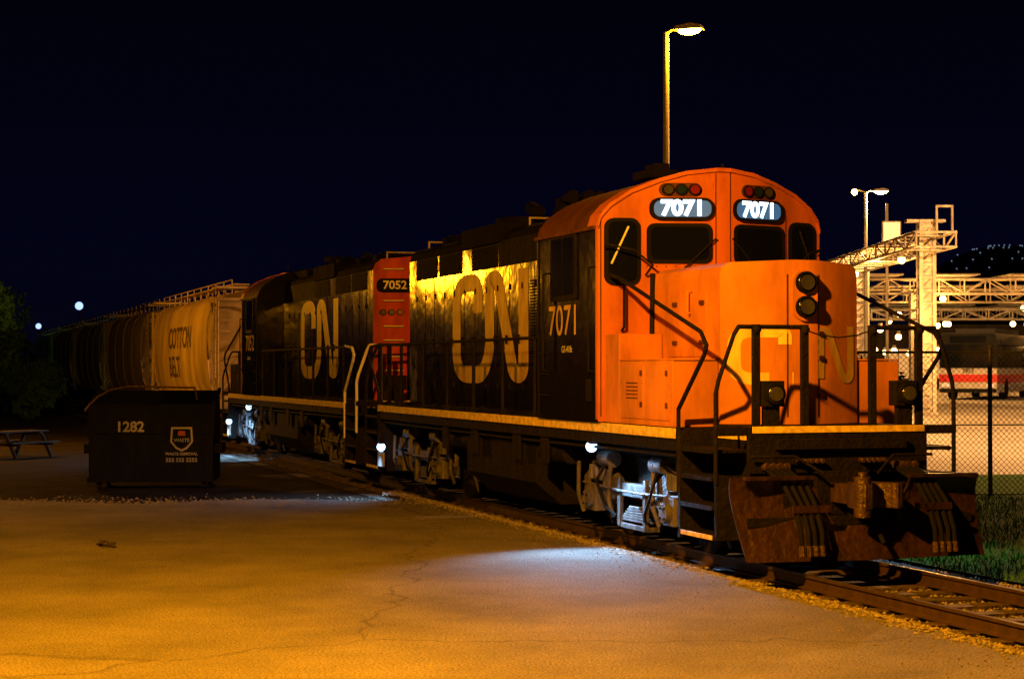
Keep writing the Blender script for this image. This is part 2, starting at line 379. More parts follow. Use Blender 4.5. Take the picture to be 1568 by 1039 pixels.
    for sd in(-1,1):
        sf=lambda t,z,ee,sd=sd:(C+sd*(1.66+ee),t,z)
        b.plate(rrect(4.42,5.46,3.30,4.26,.03),sf,.0,.022,GRIME)
        b.plate(rrect(4.50,4.92,3.38,4.18,.03),sf,.023,.027,GLASS); b.plate(rrect(4.96,5.38,3.38,4.18,.03),sf,.023,.03,GLASS)
        b.plate([(3.61,1.66),(3.67,1.66),(3.67,4.25),(3.61,4.25)],sf,.0,.010,ORANGE)
        b.plate([(6.0,1.66),(6.02,1.66),(6.02,4.25),(6.0,4.25)],sf,.0,.012,GRIME)
        tx=lambda x,y,ee,sd=sd:(C+sd*(1.66+ee),4.95+ (x if sd>0 else -x),3.0+y)
        b.text(num,.60,tx,.006,LOGO,off=.008,sx=1.05)
        tx2=lambda x,y,ee,sd=sd:(C+sd*(1.66+ee),4.80+ (x if sd>0 else -x),2.61+y)
        b.text('GS-418c',.13,tx2,.006,WHITE,off=.01)
        for z in(1.95,2.25,2.55): b.plate([(5.6,z),(5.9,z),(5.9,z+.02),(5.6,z+.02)],sf,.0,.03,GRIME)
        b.plate([(3.85,1.9),(4.02,1.9),(4.02,2.2),(3.85,2.2)],sf,.0,.02,GRIME)
        for tt_ in(5.62,3.78): b.tube([sf(tt_,2.3,.0),sf(tt_,2.32,.07),sf(tt_,3.7,.07),sf(tt_,3.72,.0)],.014,GRIME)
    b.obj('cab_details',e,bevel=.0)
    # short hood
    nf=lambda u:.88+.38*max(0,abs(u)-.17)/.78
    npf=[(-.95,3.50),(-.93,3.60),(-.84,3.655),(-.17,3.68),(.17,3.68),(.84,3.655),(.93,3.60),(.95,3.50)]
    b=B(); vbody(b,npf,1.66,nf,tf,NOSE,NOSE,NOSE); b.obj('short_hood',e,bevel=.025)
    b=B(); nl=lambda u,z,ee:(C+u,nf(u)-ee,z)
    b.plate(rrect(-.165,.165,2.93,3.56,.16,6),nl,.0,.05,NOSE)
    for z in(3.40,3.10):
        b.plate(circ(0,z,.135),nl,.05,.10,RUBBER); b.plate(circ(0,z,.112),nl,.101,.108,CHROME); b.plate(circ(0,z,.09),nl,.109,.125,LENS)
    fn=lambda x,y,ee:nl(-.80+x,2.22+y,ee)
    CL=[(.56,.42),(.56,.58),(0,.58),(0,0),(.66,0)]
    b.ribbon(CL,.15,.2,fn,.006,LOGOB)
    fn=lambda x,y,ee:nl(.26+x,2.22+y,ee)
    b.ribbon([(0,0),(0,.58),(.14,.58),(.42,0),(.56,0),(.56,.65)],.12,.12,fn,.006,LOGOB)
    for u in(-.21,.21): b.plate([(u-.006,1.75),(u+.006,1.75),(u+.006,3.5),(u-.006,3.5)],nl,.0,.006,ROOF)
    for z in(2.0,2.45,2.75): b.plate([(.22,z),(.30,z),(.30,z+.05),(.22,z+.05)],nl,.0,.02,ROOF)
    for sd in(-1,1):
        sf=lambda t,z,ee,sd=sd:(C+sd*(.95+ee),t,z)
        b.plate(rrect(1.65,2.85,2.50,3.30,.03),sf,.0,.012,NOSE)
        for t,z in((1.7,3.15),(1.7,2.65),(2.55,3.15),(2.55,2.65)): b.plate([(t,z),(t+.12,z),(t+.12,z+.05),(t,z+.05)],sf,.012,.035,ROOF)
        b.tube([sf(2.1,3.05,.01),sf(2.1,3.05,.07),sf(2.1,3.33,.07),sf(2.1,3.33,.01)],.012,NOSE)
    b.obj('short_hood_details',e,bevel=.004)
    b=B()
    for sd in(-1,1):
        w0,w1=(.03,.64) if sd<0 else(2.56,3.17)
        b.box(w0,w1,1.30,3.05,1.625,2.44,boxm); b.box(w0,w1,3.055,3.56,1.625,2.80,boxm)
        b.box(w0-.0,w1,1.28,3.05,2.445,2.465,boxm)
        x=w0 if sd<0 else w1
        for t0,t1 in((1.38,2.14),(2.2,2.96)):
            b.box(min(x,x+sd*.012),max(x,x+sd*.012),t0,t1,1.70,2.38,boxm)
            for z in(1.85,2.25): b.box(min(x,x+sd*.03),max(x,x+sd*.03),t0+.05,t0+.10,z,z+.07,ROOF)
        for k in range(5): b.box(min(x,x+sd*.022),max(x,x+sd*.022),2.40,2.78,2.15-.04*k*1.2,2.165-.04*k*1.2,ROOF)
    b.obj('step_boxes',e,bevel=.012)
    # long hood
    hb=lambda u:16.08-.22*max(0,abs(u)-.17)/.78
    hp=[(-.95,4.46),(-.91,4.60),(-.78,4.70),(-.17,4.76),(.17,4.76),(.78,4.70),(.91,4.60),(.95,4.46)]
    b=B(); vbody(b,hp,1.62,lambda u:6.1,hb,BLACK,BLACK,BLACKM,RED); b.obj('long_hood',e,bevel=.02)
    b=B()
    for sd in(-1,1):
        sf=lambda t,z,ee,sd=sd:(C+sd*(.95+ee),t,z)
        t=6.3
        while t<15.3:
            b.plate(rrect(t,t+.60,1.75,4.02,.02,1),sf,.0,.014,BLACK)
            b.plate([(t+.06,2.75),(t+.09,2.75),(t+.09,2.9),(t+.06,2.9)],sf,.012,.05,GRIME)
            for z in(2.0,3.65): b.plate([(t+.56,z),(t+.60,z),(t+.60,z+.1),(t+.56,z+.1)],sf,.012,.03,GRIME)
            t+=.645
        b.plate([(6.15,4.06),(10.1,4.06),(10.1,4.50),(6.15,4.50)],sf,.0,.008,GRIME)
        for t0,t1 in((10.2,11.6),(12.3,13.7),(13.9,15.3)):
            b.plate([(t0-.04,4.06),(t1+.04,4.06),(t1+.04,4.46),(t0-.04,4.46)],sf,.0,.006,GRIME)
            for k in range(10): b.plate([(t0,4.09+.036*k),(t1,4.09+.036*k),(t1,4.105+.036*k),(t0,4.105+.036*k)],sf,.006,.035,GRIME)
        for k in range(30): b.plate([(8.0,2.35+.048*k),(8.40,2.35+.048*k),(8.40,2.37+.048*k),(8.0,2.37+.048*k)],sf,.012,.035,GRIME)
        if sd<0: fn=lambda x,y,ee:(C-.95-ee,12.55-x*1.62,2.24+y)
        else: fn=lambda x,y,ee:(C+.95+ee,8.55+x*1.62,2.24+y)
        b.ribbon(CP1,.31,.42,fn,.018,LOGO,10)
    b.obj('hood_doors_and_logo',e)
    b=B()
    for t in(13.0,14.6): 
        b.cyl((C,t,4.70),(C,t,4.88),.62,BLACKM,28); b.cyl((C,t,4.88),(C,t,4.92),.5,GRIME,28)
    b.cyl((C,11.1,4.70),(C,11.1,4.98),.66,BLACKM,28)
    b.box(C-.98,C+.98,9.9,12.2,4.48,4.82,BLACKM)
    b.box(C-.7,C+.7,6.3,7.9,4.70,4.90,BLACKM)
    for t in(8.3,9.4): b.cyl((C,t,4.70),(C,t,5.0),.22,BLACKM,16); 
    b.box(C-.32,C+.32,8.1,9.6,4.70,4.86,BLACKM)
    for dx,dl in((-.25,.0),(0,.12),(.25,.0)): b.cyl((C+dx,8.9,5.12),(C+dx,8.35-dl,5.12),.04,BLACKM,10,.12)
    b.box(C-.35,C+.35,8.85,8.95,4.8,5.14,BLACKM)
    b.cyl((C-.3,9.9,5.0),(C-.3,10.3,5.1),.12,BLACKM,10)
    for t in(9.5,15.7): b.tube([(C-.6,t,4.70),(C-.6,t,4.86),(C+.6,t,4.86),(C+.6,t,4.70)],.018,STEELW)
    b.obj('roof_equipment',e,bevel=.015)
    b=B(); hl=lambda u,z,ee:(C-u,hb(u)+ee,z)
    for sd in(-1,1):
        u0,u1=(-.88,-.14) if sd<0 else(.14,.88)
        b.plate(rrect(u0,u1,3.98,4.28,.12,6),hl,.0,.05,RUBBER)
        uc=(u0+u1)/2
        b.text(num,.25,lambda x,y,ee,uc=uc:(C-(uc+x),hb(uc+x)+ee,4.13+y),.055,WHITE,off=.02)
        for k,mm in((.40,LRED),(.575,LBLU),(.75,LENS)):
            b.plate(circ(sd*k,3.55,.07),hl,.0,.03,RUBBER); b.plate(circ(sd*k,3.55,.055),hl,.031,.04,mm)
        for z in(4.48,3.80,3.25,2.95,2.6,2.3):
            b.tube([hl(sd*.34,z,.0),hl(sd*.34,z+.0,.08),hl(sd*.74,z,.08),hl(sd*.74,z,.0)],.014,RAILW,6)
    for z in(3.55,3.25): b.plate(circ(0,z,.12),hl,.0,.08,RUBBER); b.plate(circ(0,z,.1),hl,.081,.09,LENS)
    b.obj('hood_end_details',e)
    b=B()
    for sd in(-1,1):
        x=C+sd*1.57
        b.tube([(x,6.3,2.80),(x,15.85,2.80)],.026,GRIME)
        t=6.45
        while t<15.9:
            b.tube([(x,t,1.45),(x,t,2.80)],.030,GRIME,6,False); b.box(x-.03,x+.03,t-.04,t+.04,1.62,1.70,GRIME); t+=1.55
    b.obj('side_handrails',e)
    b=B()
    for sd in(-1,1):
        x=C+sd*1.50
        b.cyl((x,4.15,1.40),(x,4.15,1.31),.085,GRIME,12,.11); b.sph((x+sd*.045,4.15,1.275),.080,BLUEL,6)
    b.obj('step_lamps',e)
    for sd in(-1,1): light('step_lamp_light','SPOT',(C+sd*1.68,3.7,1.20),620,BLU,e,.05,spot=122,blend=.6,target=(C+sd*1.80,2.9,-.1))
    return e
e1=locomotive((P0[0],P0[1],0),TH,'7071',GRIME,'diesel_locomotive',NOSE)
L2=34.75
x,y,_=W(3.2,L2); e2=locomotive((x,y,0),TH+math.pi,'7052',RAILW,'diesel_locomotive',BLACKM)
def lowlamp(e,w,t,out,pw):
    b=B(); b.box(w-.05,w+.05,t-.10,t+.10,.86,.98,GRIME); b.sph((w,t,.80),.085,BLUEL,6); b.box(w-.02,w+.02,t-.2,t+.2,.42,.70,STEELW)
    b.obj('lower_step_lamp',e)
    light('lower_step_lamp_light','SPOT',(w+out*.12,t,.74),pw,BLU,e,.05,spot=145,blend=.6,target=(w+out*.9,t,-.1))
lowlamp(e1,-.02,15.55,-1,200)
lowlamp(e2,3.22,1.35,1,800)

# ------------------------------------------------------------ hoppers
HALF=[(1.30,1.42),(1.50,1.9),(1.58,2.6),(1.59,3.3),(1.55,3.9),(1.42,4.35)]
def prof_w(z):
    for (u0,z0),(u1,z1) in zip(HALF,HALF[1:]):
        if z0<=z<=z1: return u0+(u1-u0)*(z-z0)/(z1-z0)
    return 1.59
def hopper(t0,mat,text,name='covered_hopper_car',lm=None):
    x,y,_=W(0,t0); e=empty(name,(x,y,0),TH); L=15.8
    b=B()
    half=HALF+[(1.15,4.60),(.6,4.72),(0,4.76)]
    prof=half+[(-u,z) for u,z in reversed(half[:-1])]
    st=[(1.5,1.0,0.0),(L-1.5,1,0)]
    vs=[];n=len(prof)
    for t,sc,_ in st:
        for u,z in prof: vs.append((C+u*sc,t,z))
    fs=[]
    for k in range(len(st)-1):
        for i in range(n): fs.append((k*n+i,k*n+(i+1)%n,(k+1)*n+(i+1)%n,(k+1)*n+i))
    b.add(vs,fs,mat)
    for k in range(5):
        if text and 0<k<4: continue
        t=1.5+k*(L-3)/4
        for (u0,z0),(u1,z1) in zip(half[:-1],half[1:]):
            for sg in(-1,1): b.tube([(C+sg*(u0+.01),t,z0),(C+sg*(u1+.01),t,z1)],.022,mat,6,False)
    for s2 in(0,1):
        tt=lambda t:(t if s2==0 else L-t)
        ring=[(C+u,tt(1.5),z) for u,z in prof]; r2=[(C+u*.97,tt(.75 if z>3.2 else .75+(3.2-z)*1.25),z) for u,z in prof]
        b.add(ring+r2,[(i,(i+1)%n,n+(i+1)%n,n+i) for i in range(n)]+[tuple(range(n,2*n))],mat)
        for w in(.12,C-.6,C+.6,3.08):
            b.tube([(w,tt(.15),1.35),(w,tt(.15) if w in(.12,3.08) else tt(.9),4.5 if w in(.12,3.08) else 3.1)],.045,mat,6)
        b.tube([(.12,tt(.15),1.5),(C,tt(.7),3.3),(3.08,tt(.15),1.5)],.04,mat,6)
        b.tube([(.12,tt(.15),4.45),(3.08,tt(.15),4.45)],.05,mat,6)
        b.tube([(.12,tt(.15),1.5),(.12,tt(1.5),3.2)],.04,mat,6); b.tube([(.12,tt(.15),3.1),(.12,tt(1.5),4.4)],.04,mat,6)
        for k in range(9):
            z=1.5+.33*k
            b.tube([(.10,tt(.15),z),(.10,tt(.55),z)],.016,mat,6); b.tube([(.12,tt(.12),z),(.5,tt(.12),z)],.016,mat,6)
        b.tube([(.10,tt(.55),1.4),(.10,tt(.55),4.5)],.03,mat,6)
        b.box(.1,3.1,min(tt(.05),tt(.35)),max(tt(.05),tt(.35)),1.10,1.40,mat)
        b.box(.1,3.1,min(tt(.05),tt(1.2)),max(tt(.05),tt(1.2)),4.78,4.86,mat)
        b.box(C-.16,C+.16,min(tt(-.6),tt(.1)),max(tt(-.6),tt(.1)),.75,1.0,RUST)
        b.box(C-.4,C+.4,min(tt(.1),tt(1.6)),max(tt(.1),tt(1.6)),1.05,1.35,GRIME)
    b.box(.05,3.15,1.3,L-1.3,1.28,1.46,mat)
    for k in range(4):
        t=2.9+k*2.75; b.add([(.4,t,1.3),(2.8,t,1.3),(2.8,t+2.4,1.3),(.4,t+2.4,1.3),(1.1,t+.9,.4),(2.1,t+.9,.4),(2.1,t+1.5,.4),(1.1,t+1.5,.4)],[(0,1,5,4),(1,2,6,5),(2,3,7,6),(3,0,4,7),(4,5,6,7)],GRIME)
    for u in(-.75,.75):
        b.box(C+u-.25,C+u+.25,.1,L-.1,4.90,4.94,mat)
        for k in range(12): b.box(C+u-.02,C+u+.02,.5+k*1.3,.55+k*1.3,4.66,4.90,mat)
    b.tube([(C-1.05,.1,5.05),(C-1.05,L-.1,5.05)],.02,mat,6)
    for k in range(11): b.tube([(C-1.05,.1+k*1.55,4.6),(C-1.05,.1+k*1.55,5.05)],.018,mat,6)
    for k in range(8): b.cyl((C,1.8+k*1.75,4.7),(C,1.8+k*1.75,4.86),.38,mat,14)
    for tc in(1.7,L-1.7):
        for dt in(-.88,.88):
            for sd in(-1,1): b.cyl((C+sd*.66,tc+dt,.42),(C+sd*.8,tc+dt,.42),.42,GRIME,22)
        for sd in(-1,1):
            xx=C+sd*1.0
            b.prism([(tc-1.1,.32),(tc-1.1,.58),(tc-.4,.85),(tc+.4,.85),(tc+1.1,.58),(tc+1.1,.32),(tc+.7,.32),(tc+.4,.22),(tc-.4,.22),(tc-.7,.32)],'x',xx-.06,xx+.06,GRIME)
    if text:
        for i,(tx,sz,z,tp) in enumerate(text):
            b.text(tx,sz,lambda x,y,ee,tp=tp,z=z:(C-prof_w(z+y)-ee,tp-x,z+y),.012,lm or GRIME,off=.02,sx=1.25)
    b.obj('car_body',e)
    return e
CREAM=paint('hopper_cream',(.50,.37,.17),.6,dirt=.5,scale=1.0,chips=(.28,.18,.08),spec=.2)
HGRN=paint('hopper_grey_green',(.09,.125,.115),.6,dirt=.4,scale=1.2,spec=.2)
HGRY=paint('hopper_grey',(.15,.125,.09),.6,dirt=.4,scale=1.2,spec=.2)
HTEAL=paint('hopper_teal',(.05,.34,.36),.5,dirt=.3,scale=1.2)
FADE=paint('faded_lettering',(.09,.06,.035),.6,dirt=.3,scale=4)
t=36.2
for m,tx in((CREAM,[('COTTON',1.0,3.35,7.6),('BELT',1.0,2.35,9.0)]),(HGRY,None),(HGRN,None),(HGRN,None),(HTEAL,None)):
    hopper(t,m,tx,lm=FADE); t+=16.9

# ------------------------------------------------------------ track
def smooth(a,b,x):
    x=max(0,min(1,(x-a)/(b-a))); return x*x*(3-2*x)
RM=paint('rail_rust',(.07,.04,.024),.5,metal=.3,dirt=.4,scale=6)
RT=paint('rail_head',(.24,.19,.14),.32,metal=.8,dirt=.3,scale=6)
tie=paint('tie_wood',(.085,.058,.036),.8,dirt=.5,scale=8,bump=.4,bscale=15,streak=1)
e=empty('railway_track',(P0[0],P0[1],0),TH)
b=B()
for sd in(-1,1):
    x=C+sd*.735
    P=[(x-.07,-.155),(x+.07,-.155),(x+.07,-.14),(x+.012,-.125),(x+.012,-.04),(x+.036,-.03),(x+.036,-.004),(x-.036,-.004),(x-.036,-.03),(x-.012,-.04),(x-.012,-.125),(x-.07,-.14)]
    b.prism(P,'y',-24,128,RM)
    b.box(x-.03,x+.03,-24,128,-.0035,.0,RT)
b.obj('rails',e)
b=B(); t=-23.8
while t<60:
    o=random.uniform(-.04,.04); b.box(C-1.28+o,C+1.28+o,t,t+.23,-.32,-.160+random.uniform(-.006,.002),tie); 
    for sd in(-1,1): b.box(C+sd*.735-.14,C+sd*.735+.14,t+.03,t+.20,-.165,-.1555,RM)
    t+=.56
b.obj('ties',e,bevel=.01)

# ------------------------------------------------------------ ground
def gmat(name,c1,c2,scale,rough,bump,bs,cracks=False,spec=.3,lo=.45,hi=1.25,dist=.02):
    m,n,l,p=nt(name)
    tc=n.new('ShaderNodeTexCoord')
    a=n.new('ShaderNodeTexNoise'); a.inputs['Scale'].default_value=scale; a.inputs['Detail'].default_value=10; a.inputs['Roughness'].default_value=.7
    f=n.new('ShaderNodeTexNoise'); f.inputs['Scale'].default_value=bs; f.inputs['Detail'].default_value=4; f.inputs['Roughness'].default_value=.8
    l.new(tc.outputs['Object'],a.inputs['Vector']); l.new(tc.outputs['Object'],f.inputs['Vector'])
    cr=n.new('ShaderNodeValToRGB'); cr.color_ramp.elements[0].position=.32; cr.color_ramp.elements[1].position=.68
    cr.color_ramp.elements[0].color=(*c1,1); cr.color_ramp.elements[1].color=(*c2,1)
    l.new(a.outputs['Fac'],cr.inputs['Fac'])
    r2=n.new('ShaderNodeMapRange'); r2.inputs['From Min'].default_value=.36; r2.inputs['From Max'].default_value=.64
    r2.inputs['To Min'].default_value=lo; r2.inputs['To Max'].default_value=hi
    l.new(f.outputs['Fac'],r2.inputs['Value'])
    mx=n.new('ShaderNodeMix'); mx.data_type='RGBA'; mx.blend_type='MULTIPLY'; mx.inputs['Factor'].default_value=1
    l.new(cr.outputs[0],mx.inputs[6]); l.new(r2.outputs[0],mx.inputs[7])
    out=mx.outputs[2]
    if cracks:
        nz=n.new('ShaderNodeTexNoise'); nz.inputs['Scale'].default_value=1.1; nz.inputs['Detail'].default_value=6
        l.new(tc.outputs['Object'],nz.inputs['Vector'])
        ad=n.new('ShaderNodeVectorMath'); ad.operation='MULTIPLY_ADD'; ad.inputs[1].default_value=(1.2,1.2,0)
        l.new(nz.outputs['Color'],ad.inputs[0]); l.new(tc.outputs['Object'],ad.inputs[2])
        v=n.new('ShaderNodeTexVoronoi'); v.feature='DISTANCE_TO_EDGE'; v.inputs['Scale'].default_value=.10
        l.new(ad.outputs[0],v.inputs['Vector'])
        c3=n.new('ShaderNodeValToRGB'); c3.color_ramp.elements[0].position=.0; c3.color_ramp.elements[1].position=.0025
        c3.color_ramp.elements[0].color=(.35,.33,.3,1); c3.color_ramp.elements[1].color=(1,1,1,1)
        l.new(v.outputs['Distance'],c3.inputs['Fac'])
        m2=n.new('ShaderNodeMix'); m2.data_type='RGBA'; m2.blend_type='MULTIPLY'; m2.inputs['Factor'].default_value=.55
        l.new(out,m2.inputs[6]); l.new(c3.outputs[0],m2.inputs[7]); out=m2.outputs[2]
    l.new(out,p.inputs['Base Color'])
    p.inputs['Roughness'].default_value=rough; p.inputs['Specular IOR Level'].default_value=spec
    bm=n.new('ShaderNodeBump'); bm.inputs['Strength'].default_value=bump; bm.inputs['Distance'].default_value=dist
    l.new(f.outputs['Fac'],bm.inputs['Height']); l.new(bm.outputs[0],p.inputs['Normal'])
    return m
ASPH=gmat('asphalt',(.15,.138,.118),(.29,.268,.232),.45,.85,1.0,42,cracks=True,lo=.28,hi=1.55,dist=.03,spec=.15)
DIRT_SHADE=gmat('shade_dark_dirt',(.012,.010,.007),(.05,.04,.026),1.1,.95,1,14,spec=.1)  # dirt, its colour also darkened to carry the shadow beyond the lot
LOT=gmat('far_lot_asphalt',(.18,.16,.135),(.27,.245,.21),.3,.7,.3,10,lo=.8,hi=1.1)
BALL=gmat('ballast_bed',(.045,.038,.03),(.13,.11,.085),2.5,.95,1,40,spec=.1)
GRS=gmat('lawn_ground',(.02,.06,.004),(.045,.12,.008),2,.95,1,30,spec=.02)
def gh(x,y): return GZ+1.11*smooth(48,84,y)*smooth(2,10,x)
def sheet(name,xs,ys,mat,dz):
    b=B(); vs=[(x,y,gh(x,y)+dz) for y in ys for x in xs]; n=len(xs)
    fs=[(j*n+i,j*n+i+1,(j+1)*n+i+1,(j+1)*n+i) for j in range(len(ys)-1) for i in range(n-1)]
    b.add(vs,fs,mat); return b.obj(name)
xs=[-1500,-300,-80,-30]+[-10+k*2 for k in range(22)]+[60,100,300,1500]
ys=[-300,-30,0,20,40]+[44+2*k for k in range(24)]+[120,200,500,2500]
sheet('ground',xs,ys,DIRT_SHADE,0)
sheet('parking_lot_pavement',[9.6+k*2.6 for k in range(20)],[38.5+3*k for k in range(40)],LOT,.03)
def nz(s,k=1.0): return noise.noise(Vector((s*k,3.1,0)))
pts=[]
t=-22
while t<13.5:
    w=.30+.10*nz(t,1.3)+.05*nz(t,5); p=W(w,t); pts.append((p[0],p[1])); t+=.22
x0,y0=pts[-1]; xx=x0
while xx>-40:
    xx-=.35; f=(x0-xx); pts.append((xx,y0-.02*f+1.1*nz(xx,.35)*min(1,f/3)+.35*nz(xx,1.7)))
pts+=[(-40,-20),(12,-20)]
b=B(); b.add([(x,y,-.12) for x,y in pts],[tuple(range(len(pts)))],ASPH)
b.add([(x,y,-.12) for x,y in pts]+[(x,y,-.3) for x,y in pts],[(i,len(pts)+i,len(pts)+i+1,i+1) for i in range(len(pts)-1)],ASPH)
b.obj('asphalt_lot')
b=B(); ps=[]
for k in range(100): t=-24+1.5*k; ps.append(W(-.15+.12*nz(t,.8),t,-.205))
for k in range(99,-1,-1): t=-24+1.5*k; ps.append(W(3.45+.15*nz(t+50,.8),t,-.205))
b.add(ps,[tuple(range(len(ps)))],BALL); b.obj('track_ballast')
b=B(); ps=[W(3.55+.2*nz(k*.7,1),-24+k*1.0,-.170) for k in range(45)]+[(30,46,-.170),(30,-5,-.170)]
b.add(ps,[tuple(range(len(ps)))],GRS); b.obj('grass_verge')
STONE=paint('gravel_stone',(.34,.29,.22),.85,dirt=.65,scale=12,streak=1,spec=.2)
b=B()
V=[(1,0,0),(-1,0,0),(0,1,0),(0,-1,0),(0,0,1),(0,0,-1)]; F=[(0,2,4),(2,1,4),(1,3,4),(3,0,4),(2,0,5),(1,2,5),(3,1,5),(0,3,5)]
def stone(x,y,z,r):
    a=random.random()*6.28; c,s_=math.cos(a),math.sin(a); sx,sy,sz=r*random.uniform(.7,1.3),r*random.uniform(.7,1.3),r*random.uniform(.45,.9)
    vs=[]
    for v in V:
        X,Y,Z=v[0]*sx+random.uniform(-.3,.3)*r,v[1]*sy+random.uniform(-.3,.3)*r,v[2]*sz
        vs.append((x+X*c-Y*s_,y+X*s_+Y*c,z+Z))
    b.add(vs,F,STONE)
for i in range(8000):
    t=random.uniform(-9,16); w=random.gauss(.40,.15)
    if w>.78: w=.78-random.random()*.4
    x,y,_=W(w,t); zz=-.125 if w<.33 else -.180+.055*max(0,1-(w-.33)/.3)
    stone(x,y,zz+random.uniform(-.01,.014),random.uniform(.010,.030))
for i in range(8000):
    t=random.uniform(-10,3); w=random.uniform(.6,3.5); 
    x,y,_=W(w,t); stone(x,y,-.20+random.uniform(-.01,.01),random.uniform(.014,.030))
for i in range(1500):
    t=random.uniform(-9,14); w=.25-abs(random.gauss(0,.7)); x,y,_=W(w,t); stone(x,y,-.115,random.uniform(.005,.013))
for i in range(3000):
    x=random.uniform(-14,-1.5); y=y0+random.gauss(.6,.8); stone(x,y,-.12 if y<y0-.3 else -.21,random.uniform(.008,.03))
b.obj('gravel',smooth=False)
GB=paint('grass_blade',(.07,.22,.008),.9,dirt=.5,scale=1.5,spec=.02)
b=B()
for i in range(30000):
    t=random.uniform(-9,17); w=3.5+random.random()**1.3*8; x,y,_=W(w,t)
    if nz(x*.9+y*1.3,1)<-.35: continue
    h=random.uniform(.04,.12); a=random.random()*6.28; r=.008+.004*random.random()
    lx,ly=random.uniform(-.05,.05),random.uniform(-.05,.05)
    b.add([(x-r*math.cos(a),y-r*math.sin(a),-.17),(x+r*math.cos(a),y+r*math.sin(a),-.17),(x+lx,y+ly,-.17+h)],[(0,1,2)],GB)
b.obj('grass_blades',smooth=False)
b=B(); TW=paint('twig_bark',(.03,.02,.012),.8)
b.tube([(-5.75,25.3,-.10),(-5.6,25.1,-.09),(-5.45,25.0,-.11)],.018,TW,6)
for k in range(14):
    c=Vector((-5.6+random.gauss(0,.08),25.1+random.gauss(0,.10),-.09+random.random()*.05)); u=Vector((random.gauss(0,1),random.gauss(0,1),random.gauss(0,.5))).normalized()*.05; w2=u.orthogonal().normalized()*.025
    b.add([c-u,c+w2,c+u,c-w2],[(0,1,2,3)],TW)
b.obj('fallen_twig')

# ------------------------------------------------------------ dumpster
DB=paint('dumpster_paint',(.004,.005,.010),.65,dirt=.3,scale=4,bump=.15,bscale=4,spec=.08)
e=empty('dumpster',(-8.95,38.4,GZ),math.radians(4))
b=B(); Wd=2.6
side=[(0,.16),(0,1.22),(.25,1.80),(1.55,2.08),(1.75,1.5),(1.75,.16)]
b.prism([(p,q) for p,q in side],'x',0,Wd,DB)
for xx in(-.03,Wd-.03):
    b.prism([(p,q) for p,q in [(-.04,1.15),(-.04,1.25),(.22,1.86),(1.58,2.14),(1.6,2.04),(.28,1.78),(.02,1.22),(.02,1.15)]],'x',xx,xx+.06,DB)
for k in range(1,5): b.box(Wd*k/5-.04,Wd*k/5+.04,-.035,0,.2,1.2,DB)
b.box(-.02,Wd+.02,-.05,.0,1.18,1.25,DB); b.box(-.02,Wd+.02,-.05,0,.16,.26,DB)
b.box(-.16,0,.35,1.3,.75,.95,DB); b.box(Wd,Wd+.16,.35,1.3,.75,.95,DB)
b.tube([(-.08,-.05,1.66),(.02,.0,1.80),(.18,.05,1.96),(.42,.1,2.10),(.8,.2,2.18),(Wd-.4,.2,2.15),(Wd-.36,.25,1.9)],.02,RUST)
for xx in(.2,Wd-.2):
    for yy in(.2,1.5): b.cyl((xx-.04,yy,.08),(xx+.04,yy,.08),.08,GRIME,14)
DWH=paint('dumpster_lettering',(.30,.30,.32),.6,dirt=.3)
b.text('1282',.30,lambda x,y,ee:(1.02+x-.15,-.05-ee,1.24+y+.08),.02,DWH,off=.03)
f=lambda u,z,ee:(1.95+u,-.04-ee,1.06+z)
b.plate([(-.22,.26),(.22,.26),(.24,-.05),(.12,-.2),(0,-.26),(-.12,-.2),(-.24,-.05)],f,0,.012,DWH)
b.plate([(-.18,.22),(.18,.22),(.2,-.04),(.1,-.16),(0,-.21),(-.1,-.16),(-.2,-.04)],f,.012,.016,DB)
b.plate([(-.07,.18),(.07,.18),(.08,.08),(-.08,.08)],f,.016,.02,paint('crest_red',(.3,.02,.02),.5))
b.text('WASTE',.10,lambda x,y,ee:f(x,-.02+y,ee),.018,DWH,off=.02)
b.text('WASTE REMOVAL',.085,lambda x,y,ee:f(x,-.31+y,ee),.01,DWH); b.text('555 555 5555',.12,lambda x,y,ee:f(x,-.44+y,ee),.01,DWH)
b.obj('dumpster_body',e,bevel=.01)
# ------------------------------------------------------------ picnic table
WD=paint('weathered_wood',(.05,.036,.024),.85,dirt=.4,scale=10,spec=.15)
e=empty('picnic_table',(-14.35,52.5,GZ),math.radians(60)); b=B()
for k in range(5): b.box(-.95,.95,-.37+k*.15,-.24+k*.15,.72,.76,WD)
for s_ in(-1,1):
    for k in range(2): b.box(-.95,.95,s_*.72-.13+k*.14,s_*.72-.01+k*.14,.42,.46,WD)
    for xx in(-.7,.7):
        b.prism([(s_*.25,.72),(s_*.35,.72),(s_*.78,0),(s_*.66,0)],'x',xx-.03,xx+.03,WD)
for xx in(-.64,.64): b.box(xx-.02,xx+.02,-.85,.85,.34,.42,WD); b.box(xx-.02,xx+.02,-.36,.36,.64,.72,WD)
b.obj('table_frame',e)

